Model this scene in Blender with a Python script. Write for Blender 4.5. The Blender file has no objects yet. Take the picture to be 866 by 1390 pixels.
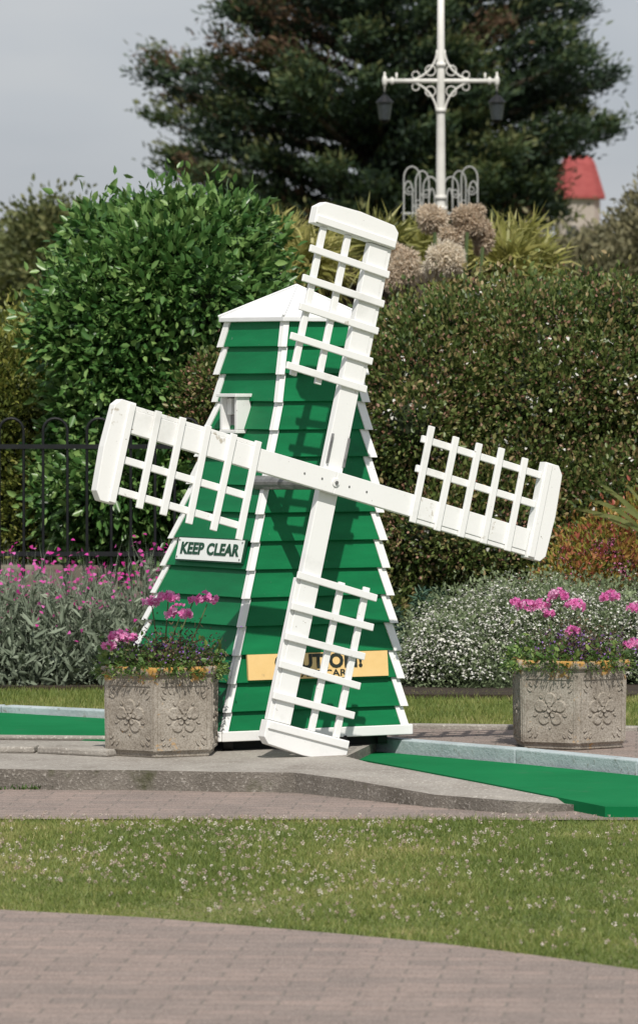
import bpy, math, random
import numpy as np
from mathutils import Vector, Matrix
random.seed(7); rng=np.random.default_rng(11)
F=6600.0; CH=1.5; HY=515.0
def X(px,d): return (px-433.0)*d/F
def Z(py,d): return CH-(py-HY)*d/F
def W(px,py,d): return Vector((X(px,d), d-20.0, Z(py,d)))
def G(px,py,z):
    d=(CH-z)*F/(py-HY); return Vector((X(px,d), d-20.0, z))
scene=bpy.context.scene
COL=scene.collection
# ---------------------------------------------------------------- materials
def newmat(name):
    m=bpy.data.materials.new(name); m.use_nodes=True
    nt=m.node_tree; return m,nt,nt.nodes['Principled BSDF']
def ramp(nt,stops):
    r=nt.nodes.new('ShaderNodeValToRGB'); e=r.color_ramp.elements
    e[0].position=stops[0][0]; e[0].color=(*stops[0][1],1)
    e[1].position=stops[-1][0]; e[1].color=(*stops[-1][1],1)
    for p,c in stops[1:-1]:
        x=e.new(p); x.color=(*c,1)
    return r
def noise(nt,scale,detail=4,rough=.6,stretch=None):
    t=nt.nodes.new('ShaderNodeTexCoord'); n=nt.nodes.new('ShaderNodeTexNoise')
    n.inputs['Scale'].default_value=scale; n.inputs['Detail'].default_value=detail; n.inputs['Roughness'].default_value=rough
    if stretch:
        mp=nt.nodes.new('ShaderNodeMapping'); mp.inputs['Scale'].default_value=stretch
        nt.links.new(t.outputs['Object'],mp.inputs[0]); nt.links.new(mp.outputs[0],n.inputs['Vector'])
    else: nt.links.new(t.outputs['Object'],n.inputs['Vector'])
    return n
def mixc(nt,fac,a,b,mode='MIX'):
    m=nt.nodes.new('ShaderNodeMix'); m.data_type='RGBA'; m.blend_type=mode
    for s,i in ((fac,0),(a,6),(b,7)):
        if hasattr(s,'default_value') or hasattr(s,'is_linked'): nt.links.new(s,m.inputs[i])
        elif i==0: m.inputs[0].default_value=s
        else: m.inputs[i].default_value=(*s,1)
    return m.outputs[2]
def bump(nt,b,h,strength,dist=.01):
    n=nt.nodes.new('ShaderNodeBump'); n.inputs['Strength'].default_value=strength; n.inputs['Distance'].default_value=dist
    nt.links.new(h,n.inputs['Height']); nt.links.new(n.outputs[0],b.inputs['Normal'])
def m_noise(name,stops,scale,rough=.8,bmp=.3,detail=6,fine=None,stretch=None,bscale=None,bd=.01,spec=None,fine2=None):
    m,nt,b=newmat(name)
    n=noise(nt,scale,detail,.65,stretch); r=ramp(nt,stops); nt.links.new(n.outputs['Fac'],r.inputs[0]); c=r.outputs[0]
    for f_ in (fine,fine2):
        if f_:
            n2=noise(nt,f_[0],4,.7); r2=ramp(nt,[(f_[1],(0,0,0)),(f_[2],(1,1,1))]); nt.links.new(n2.outputs['Fac'],r2.inputs[0])
            c=mixc(nt,r2.outputs[0],c,f_[3])
    nt.links.new(c,b.inputs['Base Color']); b.inputs['Roughness'].default_value=rough
    if spec is not None: b.inputs['Specular IOR Level'].default_value=spec
    if bmp:
        n3=noise(nt,bscale or scale*3,5,.7); bump(nt,b,n3.outputs['Fac'],bmp,bd)
    return m
def m_leaf(name,stops,rough=.45,trans=.25,gain=1.0):
    m,nt,b=newmat(name)
    stops=[(p,tuple(min(.9,x*gain) for x in c)) for p,c in stops]
    a=nt.nodes.new('ShaderNodeAttribute'); a.attribute_name='tone'
    r=ramp(nt,stops); nt.links.new(a.outputs['Fac'],r.inputs[0]); nt.links.new(r.outputs[0],b.inputs['Base Color'])
    b.inputs['Roughness'].default_value=rough
    if trans>0:
        t=nt.nodes.new('ShaderNodeBsdfTranslucent'); nt.links.new(r.outputs[0],t.inputs[0])
        mx=nt.nodes.new('ShaderNodeMixShader'); mx.inputs[0].default_value=trans
        nt.links.new(b.outputs[0],mx.inputs[1]); nt.links.new(t.outputs[0],mx.inputs[2])
        nt.links.new(mx.outputs[0],nt.nodes['Material Output'].inputs[0])
    return m
WHITE=m_noise('white_paint',[(.22,(.68,.68,.66)),(.42,(.83,.83,.82)),(.8,(.86,.86,.85))],3.5,.45,.15,fine=(9,.655,.72,(.50,.46,.39)),fine2=(38,.68,.73,(.30,.27,.22)),bscale=30,bd=.003)
GREEN=m_noise('green_paint',[(.2,(.0015,.100,.034)),(.5,(.0015,.150,.050)),(.8,(.004,.20,.068))],2.2,.50,.28,fine=(14,.64,.80,(.012,.135,.06)),fine2=(45,.69,.74,(.10,.20,.14)),stretch=(1,1,5),bscale=18,bd=.004,spec=.25)
ROOFW=m_noise('roof_white',[(.25,(.68,.69,.70)),(.7,(.84,.84,.85))],5,.5,.15)
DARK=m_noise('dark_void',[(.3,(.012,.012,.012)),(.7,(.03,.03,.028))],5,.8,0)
METAL=m_noise('grey_metal',[(.3,(.10,.10,.10)),(.7,(.25,.25,.25))],20,.4,0)
YEL=m_noise('caution_yellow',[(.3,(.80,.53,.21)),(.7,(.89,.63,.29))],6,.5,0,fine=(18,.66,.74,(.55,.38,.18)))
SIGNW=m_noise('sign_white',[(.3,(.80,.84,.81)),(.7,(.86,.88,.86))],6,.4,0)
TXTG=m_noise('text_green',[(.3,(.004,.05,.025)),(.7,(.006,.07,.03))],6,.5,0)
TXTB=m_noise('text_black',[(.3,(.015,.02,.015)),(.7,(.02,.03,.02))],6,.5,0)
BLACK=m_noise('black_iron',[(.3,(.006,.007,.008)),(.7,(.014,.015,.017))],10,.5,0,spec=.3)
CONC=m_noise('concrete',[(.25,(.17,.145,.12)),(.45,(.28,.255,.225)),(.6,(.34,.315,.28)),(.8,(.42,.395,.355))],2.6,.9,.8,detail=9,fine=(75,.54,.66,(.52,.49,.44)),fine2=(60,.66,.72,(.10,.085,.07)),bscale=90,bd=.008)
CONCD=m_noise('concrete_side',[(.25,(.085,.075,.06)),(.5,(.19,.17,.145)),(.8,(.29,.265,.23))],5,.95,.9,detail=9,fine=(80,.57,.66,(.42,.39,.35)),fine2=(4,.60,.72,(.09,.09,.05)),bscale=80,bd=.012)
FELT=m_noise('green_felt',[(.25,(.004,.12,.040)),(.5,(.006,.155,.052)),(.8,(.012,.19,.068))],1.6,.95,.3,detail=8,fine=(5,.60,.75,(.03,.15,.065)),bscale=200,bd=.003,spec=.1)
BLUEK=m_noise('painted_edging',[(.25,(.26,.31,.33)),(.5,(.40,.465,.485)),(.8,(.50,.56,.58))],4,.8,.5,detail=9,fine=(30,.58,.7,(.24,.25,.23)),bscale=60)
SOIL=m_noise('soil',[(.3,(.02,.014,.009)),(.7,(.06,.042,.028))],8,1,.8,bscale=25,bd=.03)
GRASSG=m_noise('grass_ground',[(.25,(.08,.11,.028)),(.5,(.14,.17,.045)),(.75,(.22,.20,.08))],1.3,1,.6,fine=(22,.50,.66,(.24,.21,.105)),bscale=60,bd=.02)
BARK=m_noise('bark',[(.3,(.03,.022,.015)),(.7,(.09,.07,.05))],6,.95,.8,stretch=(1,1,.2))
CREAMP=m_noise('pole_white',[(.3,(.58,.57,.53)),(.7,(.76,.75,.71))],4,.5,0)
IRON=m_noise('grey_iron',[(.3,(.24,.25,.24)),(.7,(.44,.44,.42))],6,.6,0)
REDT=m_noise('red_tiles',[(.3,(.27,.045,.045)),(.7,(.38,.085,.08))],3,.8,.4,stretch=(1,1,6))
BRICKW=m_noise('render_wall',[(.3,(.35,.30,.26)),(.7,(.45,.40,.36))],3,.9,.3)
STEM=m_noise('stem_green',[(.3,(.05,.08,.025)),(.7,(.10,.14,.05))],10,.6,0)
def m_stone():
    m,nt,b=newmat('planter_stone')
    n=noise(nt,7,8,.7); r=ramp(nt,[(.3,(.20,.17,.14)),(.45,(.32,.285,.24)),(.6,(.40,.365,.315)),(.75,(.48,.445,.395))]); nt.links.new(n.outputs['Fac'],r.inputs[0])
    n2=noise(nt,140,3,.7); r2=ramp(nt,[(.40,(.50,.47,.43)),(.54,(1,1,1))]); nt.links.new(n2.outputs['Fac'],r2.inputs[0])
    c=mixc(nt,.7,r.outputs[0],r2.outputs[0],'MULTIPLY')
    t=nt.nodes.new('ShaderNodeTexCoord'); sp=nt.nodes.new('ShaderNodeSeparateXYZ'); nt.links.new(t.outputs['Object'],sp.inputs[0])
    mr=nt.nodes.new('ShaderNodeMapRange'); mr.inputs[1].default_value=.28; mr.inputs[2].default_value=.37; mr.inputs[3].default_value=0; mr.inputs[4].default_value=.19
    nt.links.new(sp.outputs[2],mr.inputs[0])
    n3=noise(nt,13,6,.75); ad=nt.nodes.new('ShaderNodeMath'); nt.links.new(n3.outputs['Fac'],ad.inputs[0]); nt.links.new(mr.outputs[0],ad.inputs[1])
    r3=ramp(nt,[(.62,(0,0,0)),(.70,(.85,.85,.85))]); nt.links.new(ad.outputs[0],r3.inputs[0])
    c=mixc(nt,r3.outputs[0],c,(.50,.26,.04))
    nt.links.new(c,b.inputs['Base Color']); b.inputs['Roughness'].default_value=.95
    n4=noise(nt,90,5,.7); bump(nt,b,n4.outputs['Fac'],.6,.005)
    return m
STONE=m_stone()
def m_pavers():
    m,nt,b=newmat('brick_pavers')
    t=nt.nodes.new('ShaderNodeTexCoord'); mp=nt.nodes.new('ShaderNodeMapping'); mp.inputs['Rotation'].default_value=(0,0,math.radians(4))
    br=nt.nodes.new('ShaderNodeTexBrick'); nt.links.new(t.outputs['Object'],mp.inputs[0]); nt.links.new(mp.outputs[0],br.inputs[0])
    br.inputs['Scale'].default_value=1; br.inputs['Brick Width'].default_value=.2; br.inputs['Row Height'].default_value=.1
    br.inputs['Mortar Size'].default_value=.006; br.inputs['Mortar Smooth'].default_value=.5
    br.inputs['Color1'].default_value=(.29,.225,.195,1); br.inputs['Color2'].default_value=(.22,.18,.16,1); br.inputs['Mortar'].default_value=(.15,.13,.11,1)
    n=noise(nt,3,8,.7); r=ramp(nt,[(.3,(.68,.68,.68)),(.7,(1.12,1.08,1.06))]); nt.links.new(n.outputs['Fac'],r.inputs[0])
    c=mixc(nt,1.0,br.outputs['Color'],r.outputs[0],'MULTIPLY')
    n2=noise(nt,150,3,.7); r2=ramp(nt,[(.52,(0,0,0)),(.64,(.85,.85,.85))]); nt.links.new(n2.outputs['Fac'],r2.inputs[0])
    c=mixc(nt,r2.outputs[0],c,(.42,.36,.32))
    n3=noise(nt,110,3,.7); r3=ramp(nt,[(.36,(.8,.8,.8)),(.48,(0,0,0))]); nt.links.new(n3.outputs['Fac'],r3.inputs[0])
    c=mixc(nt,r3.outputs[0],c,(.12,.095,.08))
    nt.links.new(c,b.inputs['Base Color']); b.inputs['Roughness'].default_value=.9
    bump(nt,b,br.outputs['Fac'],-.4,.004)
    return m
PAVE=m_pavers()
def m_wall():
    m,nt,b=newmat('stone_wall_mat')
    t=nt.nodes.new('ShaderNodeTexCoord'); v=nt.nodes.new('ShaderNodeTexVoronoi'); v.inputs['Scale'].default_value=9
    nt.links.new(t.outputs['Object'],v.inputs['Vector'])
    r=ramp(nt,[(0,(.07,.055,.04)),(.5,(.15,.12,.095)),(1,(.22,.18,.15))])
    sp=nt.nodes.new('ShaderNodeSeparateColor'); nt.links.new(v.outputs['Color'],sp.inputs[0]); nt.links.new(sp.outputs[0],r.inputs[0])
    nt.links.new(r.outputs[0],b.inputs['Base Color']); b.inputs['Roughness'].default_value=.95; bump(nt,b,v.outputs['Distance'],-.8,.02)
    return m
WALLM=m_wall()
# ---------------------------------------------------------------- mesh builder
class MB:
    def __init__(s): s.v=[];s.f=[];s.m=[];s.mats=[]
    def mi(s,mat):
        if mat not in s.mats: s.mats.append(mat)
        return s.mats.index(mat)
    def add(s,vs,fs,mat):
        o=len(s.v); s.v+= [tuple(v) for v in vs]; k=s.mi(mat)
        for f in fs: s.f.append(tuple(i+o for i in f)); s.m.append(k)
    def box(s,o,ax,a,b,mat):
        vs=[]
        for x,y,z in ((0,0,0),(1,0,0),(1,1,0),(0,1,0),(0,0,1),(1,0,1),(1,1,1),(0,1,1)):
            c=((a[0],b[0])[x],(a[1],b[1])[y],(a[2],b[2])[z])
            vs.append(o+ax[0]*c[0]+ax[1]*c[1]+ax[2]*c[2])
        s.add(vs,[(0,3,2,1),(4,5,6,7),(0,1,5,4),(1,2,6,5),(2,3,7,6),(3,0,4,7)],mat)
    def prism(s,top,zb,mat,side=None):
        n=len(top); vs=[tuple(p) for p in top]+[(p[0],p[1],zb) for p in top]
        s.add(vs,[tuple(range(n))],mat)
        s.add(vs,[(i,n+i,n+(i+1)%n,(i+1)%n) for i in range(n)],side or mat)
    def tube(s,pts,r,mat,n=8):
        pts=[Vector(p) for p in pts]; rs=r if isinstance(r,(list,tuple)) else [r]*len(pts)
        vs=[]; prev=None
        for i,p in enumerate(pts):
            t=(pts[min(i+1,len(pts)-1)]-pts[max(i-1,0)]).normalized()
            a=t.orthogonal().normalized() if prev is None else (prev-t*prev.dot(t)).normalized()
            prev=a; b=t.cross(a)
            for k in range(n):
                an=2*math.pi*k/n; vs.append(p+(a*math.cos(an)+b*math.sin(an))*rs[i])
        fs=[]
        for i in range(len(pts)-1):
            for k in range(n):
                fs.append((i*n+k,i*n+(k+1)%n,(i+1)*n+(k+1)%n,(i+1)*n+k))
        fs.append(tuple(range(n))[::-1]); fs.append(tuple((len(pts)-1)*n+k for k in range(n)))
        s.add(vs,fs,mat)
    def ball(s,c,r,mat,n=8,m=5):
        r=Vector(r) if not isinstance(r,(int,float)) else Vector((r,r,r)); c=Vector(c)
        vs=[c+Vector((0,0,r.z))]
        for i in range(1,m):
            ph=math.pi*i/m
            for k in range(n):
                a=2*math.pi*k/n; vs.append(c+Vector((r.x*math.sin(ph)*math.cos(a),r.y*math.sin(ph)*math.sin(a),r.z*math.cos(ph))))
        vs.append(c-Vector((0,0,r.z))); fs=[(0,1+k,1+(k+1)%n) for k in range(n)]
        for i in range(m-2):
            for k in range(n):
                a=1+i*n+k; b=1+i*n+(k+1)%n; fs.append((a,a+n,b+n,b))
        L=len(vs)-1; o=1+(m-2)*n
        fs+=[(o+k,L,o+(k+1)%n) for k in range(n)]
        s.add(vs,fs,mat)
    def build(s,name,parent=None,bevel=0,smooth=False,loc=None):
        me=bpy.data.meshes.new(name); me.from_pydata(s.v,[],s.f)
        for m in s.mats: me.materials.append(m)
        me.polygons.foreach_set('material_index',s.m)
        if smooth: me.polygons.foreach_set('use_smooth',[True]*len(s.f))
        me.update(); ob=bpy.data.objects.new(name,me); COL.objects.link(ob)
        if parent: ob.parent=parent
        if loc is not None: ob.location=loc
        if bevel:
            b=ob.modifiers.new('b','BEVEL'); b.width=bevel; b.segments=2; b.limit_method='ANGLE'; b.angle_limit=math.radians(35)
        return ob
def empty(name,loc=(0,0,0)):
    e=bpy.data.objects.new(name,None); e.location=loc; COL.objects.link(e); return e
# ---------------------------------------------------------------- leaves (numpy)
def nrm(a): return a/np.maximum(np.linalg.norm(a,axis=1,keepdims=True),1e-9)
def rdir(n): return nrm(rng.normal(size=(n,3)))
def leaves(name,groups,parent=None):
    V=[];T=[];MI=[];mats=[];o=0
    loops=[];starts=[];tot=0
    for P,D,L,Wd,tone,mat,shape in groups:
        n=len(P)
        if n==0: continue
        if mat not in mats: mats.append(mat)
        L=np.broadcast_to(np.asarray(L,float),(n,))[:,None]; Wd=np.broadcast_to(np.asarray(Wd,float),(n,))[:,None]
        D=nrm(D); S=nrm(np.cross(D,rng.normal(size=(n,3)))); N=np.cross(S,D)
        if shape=='leaf':
            pts=[P, P+D*L*.33+S*Wd*.5+N*Wd*.12, P+D*L*.7+S*Wd*.38+N*Wd*.1, P+D*L-N*L*.08, P+D*L*.7-S*Wd*.38+N*Wd*.1, P+D*L*.33-S*Wd*.5+N*Wd*.12]
            fs=[(0,1,2,3),(0,3,4,5)]
        elif shape=='tri':
            pts=[P-S*Wd*.5,P+S*Wd*.5,P+D*L]; fs=[(0,1,2)]
        elif shape=='blade':
            bend=N*L*.25
            pts=[P-S*Wd*.5,P+S*Wd*.5,P+D*L*.55+S*Wd*.4+bend*.4,P+D*L*.55-S*Wd*.4+bend*.4,P+D*L*.95+bend*1.3-np.array([0,0,1])*L*.12]
            fs=[(0,1,2,3),(3,2,4)]
        else:
            pts=[P+ (S*math.cos(2*math.pi*k/6)+N*math.sin(2*math.pi*k/6))*Wd*.5*(1 if k%2==0 else .62)+D*(.12*L if k%2 else 0) for k in range(6)]
            fs=[(0,1,2,3),(0,3,4,5)]
        k=len(pts); A=np.stack(pts,1).reshape(-1,3); V.append(A)
        T.append(np.repeat(np.clip(np.broadcast_to(tone,(n,)),0,1),k))
        base=np.arange(n)[:,None]*k+o
        for f in fs:
            idx=(base+np.array(f)[None,:]).reshape(-1); loops.append(idx)
            starts.append(tot+np.arange(n)*len(f)); tot+=n*len(f); MI.append(np.full(n,mats.index(mat)))
        o+=n*k
    V=np.concatenate(V); loops=np.concatenate(loops); starts=np.concatenate(starts); MI=np.concatenate(MI); T=np.concatenate(T)
    me=bpy.data.meshes.new(name); me.vertices.add(len(V)); me.vertices.foreach_set('co',V.astype(np.float32).ravel())
    me.loops.add(len(loops)); me.loops.foreach_set('vertex_index',loops.astype(np.int32))
    me.polygons.add(len(starts)); me.polygons.foreach_set('loop_start',starts.astype(np.int32))
    for m in mats: me.materials.append(m)
    me.polygons.foreach_set('material_index',MI.astype(np.int32))
    me.update(calc_edges=True); me.validate()
    at=me.attributes.new('tone','FLOAT','POINT'); at.data.foreach_set('value',T.astype(np.float32))
    ob=bpy.data.objects.new(name,me); COL.objects.link(ob)
    if parent: ob.parent=parent
    return ob
def E(px,py,d,rpx,rpy,ry):
    return (X(px,d),d-20,Z(py,d),rpx*d/F,ry,rpy*d/F)
def lumpy(ells,n,r,rr=.35):
    out=list(ells); C,O=clumps(ells,n,r)
    for c,o in zip(C,O):
        k=r*random.uniform(1-rr,1+rr); c=c-o*k*.35; out.append((c[0],c[1],c[2],k*random.uniform(.9,1.3),k,k*random.uniform(.8,1.1)))
    return out
def clumps(ells,K,cr,front=.35,cut=.72):
    w=np.array([(e[3]*e[5]+e[4]*e[5]+e[3]*e[4])/2 for e in ells]); w/=w.sum(); C=[];O=[]
    ar=np.array(ells)
    while len(C)<K:
        e=ar[rng.choice(len(ells),p=w)]; u=rdir(1)[0]
        if u[1]>front: u[1]=-u[1]
        f=1-abs(rng.normal())*.10+rng.normal()*.035
        p=e[:3]+u*e[3:]*f
        q=((p-ar[:,:3])/ar[:,3:]); s=np.sqrt((q*q).sum(1))
        if (s<cut).any(): continue
        C.append(p); O.append(nrm((u/e[3:])[None,:])[0])
    return np.array(C),np.array(O)
def foliage(ells,K,cr,per,L,Wd,mat,up=.3,flat=1.0,tspread=.18,front=.35,zmin=None,shape='leaf',spread=.75,tmean=.5):
    C,O=clumps(ells,K,cr,front); n=K*per
    ci=np.repeat(np.arange(K),per)
    off=rng.normal(size=(n,3))*cr*np.array([1,1,flat])
    sz=np.repeat(rng.uniform(.65,1.35,K),per)[:,None]
    P=C[ci]+off*sz
    D=nrm(O[ci]*.6+nrm(off)*.5+rng.normal(size=(n,3))*spread*.7+np.array([0,0,up]))
    out=(off*O[ci]).sum(1)/cr
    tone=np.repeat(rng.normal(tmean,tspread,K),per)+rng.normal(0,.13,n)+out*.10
    s=rng.uniform(.7,1.25,n)
    if zmin is not None:
        k=P[:,2]>zmin; P,D,tone,s=P[k],D[k],tone[k],s[k]
    return (P,D,L*s,Wd*s,tone,mat,shape)
def core(ells,mat,name,parent,sc=.8):  # dark filler blobs behind the leaves, inner shade put in as colour
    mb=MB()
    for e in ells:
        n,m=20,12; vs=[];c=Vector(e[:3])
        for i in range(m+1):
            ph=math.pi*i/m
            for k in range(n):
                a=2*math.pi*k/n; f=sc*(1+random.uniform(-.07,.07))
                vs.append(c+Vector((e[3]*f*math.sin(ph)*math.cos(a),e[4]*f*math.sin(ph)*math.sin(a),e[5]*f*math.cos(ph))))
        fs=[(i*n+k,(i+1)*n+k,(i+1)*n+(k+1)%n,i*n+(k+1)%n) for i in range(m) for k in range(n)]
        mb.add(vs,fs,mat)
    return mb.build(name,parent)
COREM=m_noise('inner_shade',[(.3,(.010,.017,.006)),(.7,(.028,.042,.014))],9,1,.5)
# ---------------------------------------------------------------- ground
ZT=-.06; ZP=-.14
mb=MB(); mb.add([(-400,-30,ZP-.006),(400,-30,ZP-.006),(400,900,ZP-.006),(-400,900,ZP-.006)],[(0,1,2,3)],GRASSG); mb.build('ground')
mb=MB(); a=[G(-900,1112,ZP),G(1800,1116,ZP),G(1800,1040,ZP),G(-900,1040,ZP)]
mb.add(a,[(0,1,2,3)],PAVE); mb.build('brick_path')
fp=[(-900,1198),(0,1237),(200,1248),(450,1269),(600,1283),(740,1301),(866,1319),(1100,1356),(1600,1450)]
mb=MB(); pts=[G(x,y,ZP) for x,y in fp]+[Vector((4,-17,ZP)),Vector((-6,-17,ZP))]
mb.add(pts,[tuple(range(len(pts)))],PAVE); mb.build('foreground_path')
p0=G(440,1015,-.1);p1=G(700,1036.5,-.1);p2=G(866,1053,-.1);p3=G(1300,1092,-.1)
mb=MB(); b_=.05
tp=[G(-1500,1000,ZT-.006),G(150,1003,ZT-.006),Vector((p0.x,p0.y+b_,0)),Vector((p1.x,p1.y+b_,0)),Vector((p2.x,p2.y+b_,0)),Vector((p3.x,p3.y+b_,0))]
tp=[Vector((p.x,p.y,ZT-.006)) for p in tp]
tp+=[Vector((60,3,ZT-.006)),Vector((60,180,ZT-.006)),Vector((-60,180,ZT-.006)),Vector((-60,3,ZT-.006))]
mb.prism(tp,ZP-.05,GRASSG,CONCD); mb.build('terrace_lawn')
mb=MB()
sl=[G(-900,1042,ZT),G(0,1045,ZT),G(90,1046.5,ZT),G(180,1046.5,ZT),G(300,1049,ZT),G(400,1050,ZT),G(470,1059,ZT-.005),G(590,1080,ZT-.03),G(700,1089,-.092),G(818,1096,-.128),
    G(740,1082,-.098),G(660,1066,-.075),G(560,1047,ZT),G(500,1036,ZT),G(470,1028,ZT)]
sl+= [Vector((.25,.9,ZT)),Vector((.1,1.35,ZT)),Vector((-1.6,1.35,ZT)),Vector((-5,1.5,ZT))]
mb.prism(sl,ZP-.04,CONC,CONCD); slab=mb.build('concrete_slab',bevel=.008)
mb=MB()
def kerb(mbx,p0,p1,w,z0,z1,mat):
    u=(p1-p0); u.z=0; L=u.length; u.normalize(); v=Vector((-u.y,u.x,0))
    mbx.box(Vector((p0.x,p0.y,0)),(u,v,Vector((0,0,1))),(0,0,z0),(L,w,z1),mat)
kerb(mb,G(-300,1022,ZT),G(46,1024,ZT),.16,ZT,ZT+.028,CONC)
kerb(mb,G(49,1024,ZT),G(145,1029,ZT),.16,ZT,ZT+.03,CONC)
kerb(mb,G(-300,1003,ZT),G(150,1007,ZT),.05,ZT,ZT+.02,CONC)
mb.build('kerb_stones',bevel=.008)
mb=MB(); z=ZT+.006
a=[G(-900,1000,z),G(0,1001,z),G(150,1006,z),G(300,1008,z),G(300,985,z),G(140,976,z),G(0,968,z),G(-900,955,z)]
mb.prism(a,ZP-.02,FELT)
z=-.100
a=[G(430,1024,z),G(500,1034,z),G(560,1045,z),G(660,1064,z),G(740,1080,z),G(822,1096.5,z),G(1300,1099,z),G(1300,1093,z),G(866,1054,z),G(700,1037.5,z),G(460,1017,z)]
mb.prism(a,ZP-.02,FELT); mb.build('putting_lane')
mb=MB()
kerb(mb,G(-900,955,ZT),G(0,970,ZT),.09,ZT-.03,ZT+.038,BLUEK)
kerb(mb,G(0.5,970,ZT),G(300,984,ZT),.09,ZT-.03,ZT+.038,BLUEK)
for q0,q1 in ((p0,p1),(p1,p2),(p2,p3)):
    u=(q1-q0).normalized()
    kerb(mb,q0,q1-u*.004,.085,-.13,-.042,BLUEK)
mb.build('lane_edging',bevel=.006)
mb=MB(); z=ZT-.002
def back(p): return Vector((p.x,p.y+.084,z))
a=[back(p0),back(p1),back(p2),back(p3),G(1300,994,z),G(866,992,z),G(560,988,z),G(420,984,z)]
mb.add(a,[tuple(range(len(a)))],PAVE); mb.build('terrace_paving')
mb=MB(); kerb(mb,G(420,988,ZT),G(866,993,ZT),.07,ZT-.03,ZT+.018,CONC); kerb(mb,G(867,993,ZT),G(1300,997,ZT),.07,ZT-.03,ZT+.018,CONC); mb.build('kerb_edging',bevel=.006)
def bed(name,pts,h):
    mb=MB(); mb.prism([Vector((p[0],p[1],ZT+h)) for p in pts],ZT-.02,SOIL); return mb.build(name)
bed('flower_bed',[(-8,4.4),(-.9,4.35),(-.3,3.9),(.3,3.75),(1.0,3.7),(2.4,3.8),(9,4),(9,30),(-8,30)],.02)
# ---------------------------------------------------------------- lawn blades + clover
GRB=m_leaf('grass_blades',[(0,(.07,.11,.022)),(.4,(.14,.19,.042)),(.7,(.24,.26,.075)),(1,(.46,.39,.20))],.6,.35,1.2)
FE=[G(x,y,ZP) for x,y in fp]
ex=np.array([p.x for p in FE]); ey=np.array([p.y for p in FE])
def fbm(x,y,s,seed):
    r=np.random.default_rng(seed); v=np.zeros_like(x)
    for i in range(10):
        a=r.uniform(0,6.28); f=s*r.uniform(.6,2.6); v+=np.sin((x*math.cos(a)+y*math.sin(a))*f+r.uniform(0,6.28))
    return v/10**.5
def lawn_mask(x,y):
    yy=np.interp(x,ex,ey); return y>yy+rng.normal(0,.014,len(x))+.018*fbm(x,x*0,14,77)
n=380000
x=rng.uniform(-2.6,2.6,n); y=rng.uniform(-7.4,-1.85,n); k=lawn_mask(x,y)&(np.abs(x)<(y+20)*.085+.25)&(y<-1.89+.02*fbm(x,x*0,11,78)+rng.normal(0,.012,n)); x=x[k];y=y[k]
n=len(x)
tn=.46+.15*fbm(x,y,2.2,1)+.09*fbm(x,y,9,2)+rng.normal(0,.15,n)
D=nrm(rng.normal(size=(n,3))*np.array([.6,.6,.25])+np.array([0,0,1]))
h=rng.uniform(.010,.030,n)*(1+.3*fbm(x,y,4,3)); h=np.clip(h,.008,.06)
P=np.stack([x,y,np.full(n,ZP-.008)],1)
leaves('lawn_grass',[(P,D,h,.0045,tn,GRB,'tri')])
n=90000
x=rng.uniform(-2.4,2.4,n); y=rng.uniform(1.6,4.8,n)
lw=[G(-900,955,ZT),G(0,970,ZT),G(300,984,ZT)]
yl=np.interp(x,[p.x for p in lw],[p.y for p in lw])
k=((x<-.1)&(y>yl+.12)&(y<4.7))|((x>=-.1)&(y>1.82)&(y<4.0)); x=x[k];y=y[k];n=len(x)
P=np.stack([x,y,np.full(n,ZT-.008)],1)
D=nrm(rng.normal(size=(n,3))*np.array([.5,.5,.2])+np.array([0,0,1]))
leaves('verge_grass',[(P,D,rng.uniform(.015,.045,n),.006,.5+.14*fbm(x,y,5,5)+rng.normal(0,.13,n),GRB,'tri')])
CLOV=m_leaf('clover_flower',[(0,(.44,.31,.27)),(.5,(.62,.51,.45)),(1,(.78,.73,.65))],.8,.2)
n=6800
x=rng.uniform(-2.3,2.3,n); y=rng.uniform(-6.8,-1.95,n)
dens=1/(1+np.exp(-3*(fbm(x,y,2.6,8)+(y+4.2)*.35)))
k=lawn_mask(x,y-.05)&(rng.uniform(size=n)<dens*.62+.05); x=x[k];y=y[k];n=len(x)
fr0=rng.uniform(.55,1.05,n)
C=np.stack([x,y,ZP+rng.uniform(.012,.030,n)],1); per=12; ci=np.repeat(np.arange(n),per); u=rdir(n*per)
leaves('clover_flowers',[(C[ci]+u*.0035*fr0[ci][:,None],u,.006*fr0[ci],.004,np.repeat(rng.uniform(0,1,n),per),CLOV,'leaf')])
WEED=m_leaf('weed_leaf',[(0,(.04,.08,.02)),(1,(.12,.22,.05))],.5,.3)
c=G(403,1074,ZP); P=np.array([[c.x,c.y-.01,ZP]])+rng.normal(size=(60,3))*np.array([.012,.008,.0])
leaves('kerb_weed',[(P,rng.normal(size=(60,3))*.5+np.array([0,-.3,1]),rng.uniform(.02,.075,60),.014,rng.uniform(0,1,60),WEED,'leaf')])
c=G(20,1073,ZP); P=np.array([[c.x,c.y-.005,ZP]])+rng.normal(size=(60,3))*np.array([.10,.006,.0])
leaves('kerb_weed',[(P,rng.normal(size=(60,3))*.5+np.array([0,-.3,.8]),rng.uniform(.01,.03,60),.008,rng.uniform(0,1,60),WEED,'leaf')])
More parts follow.
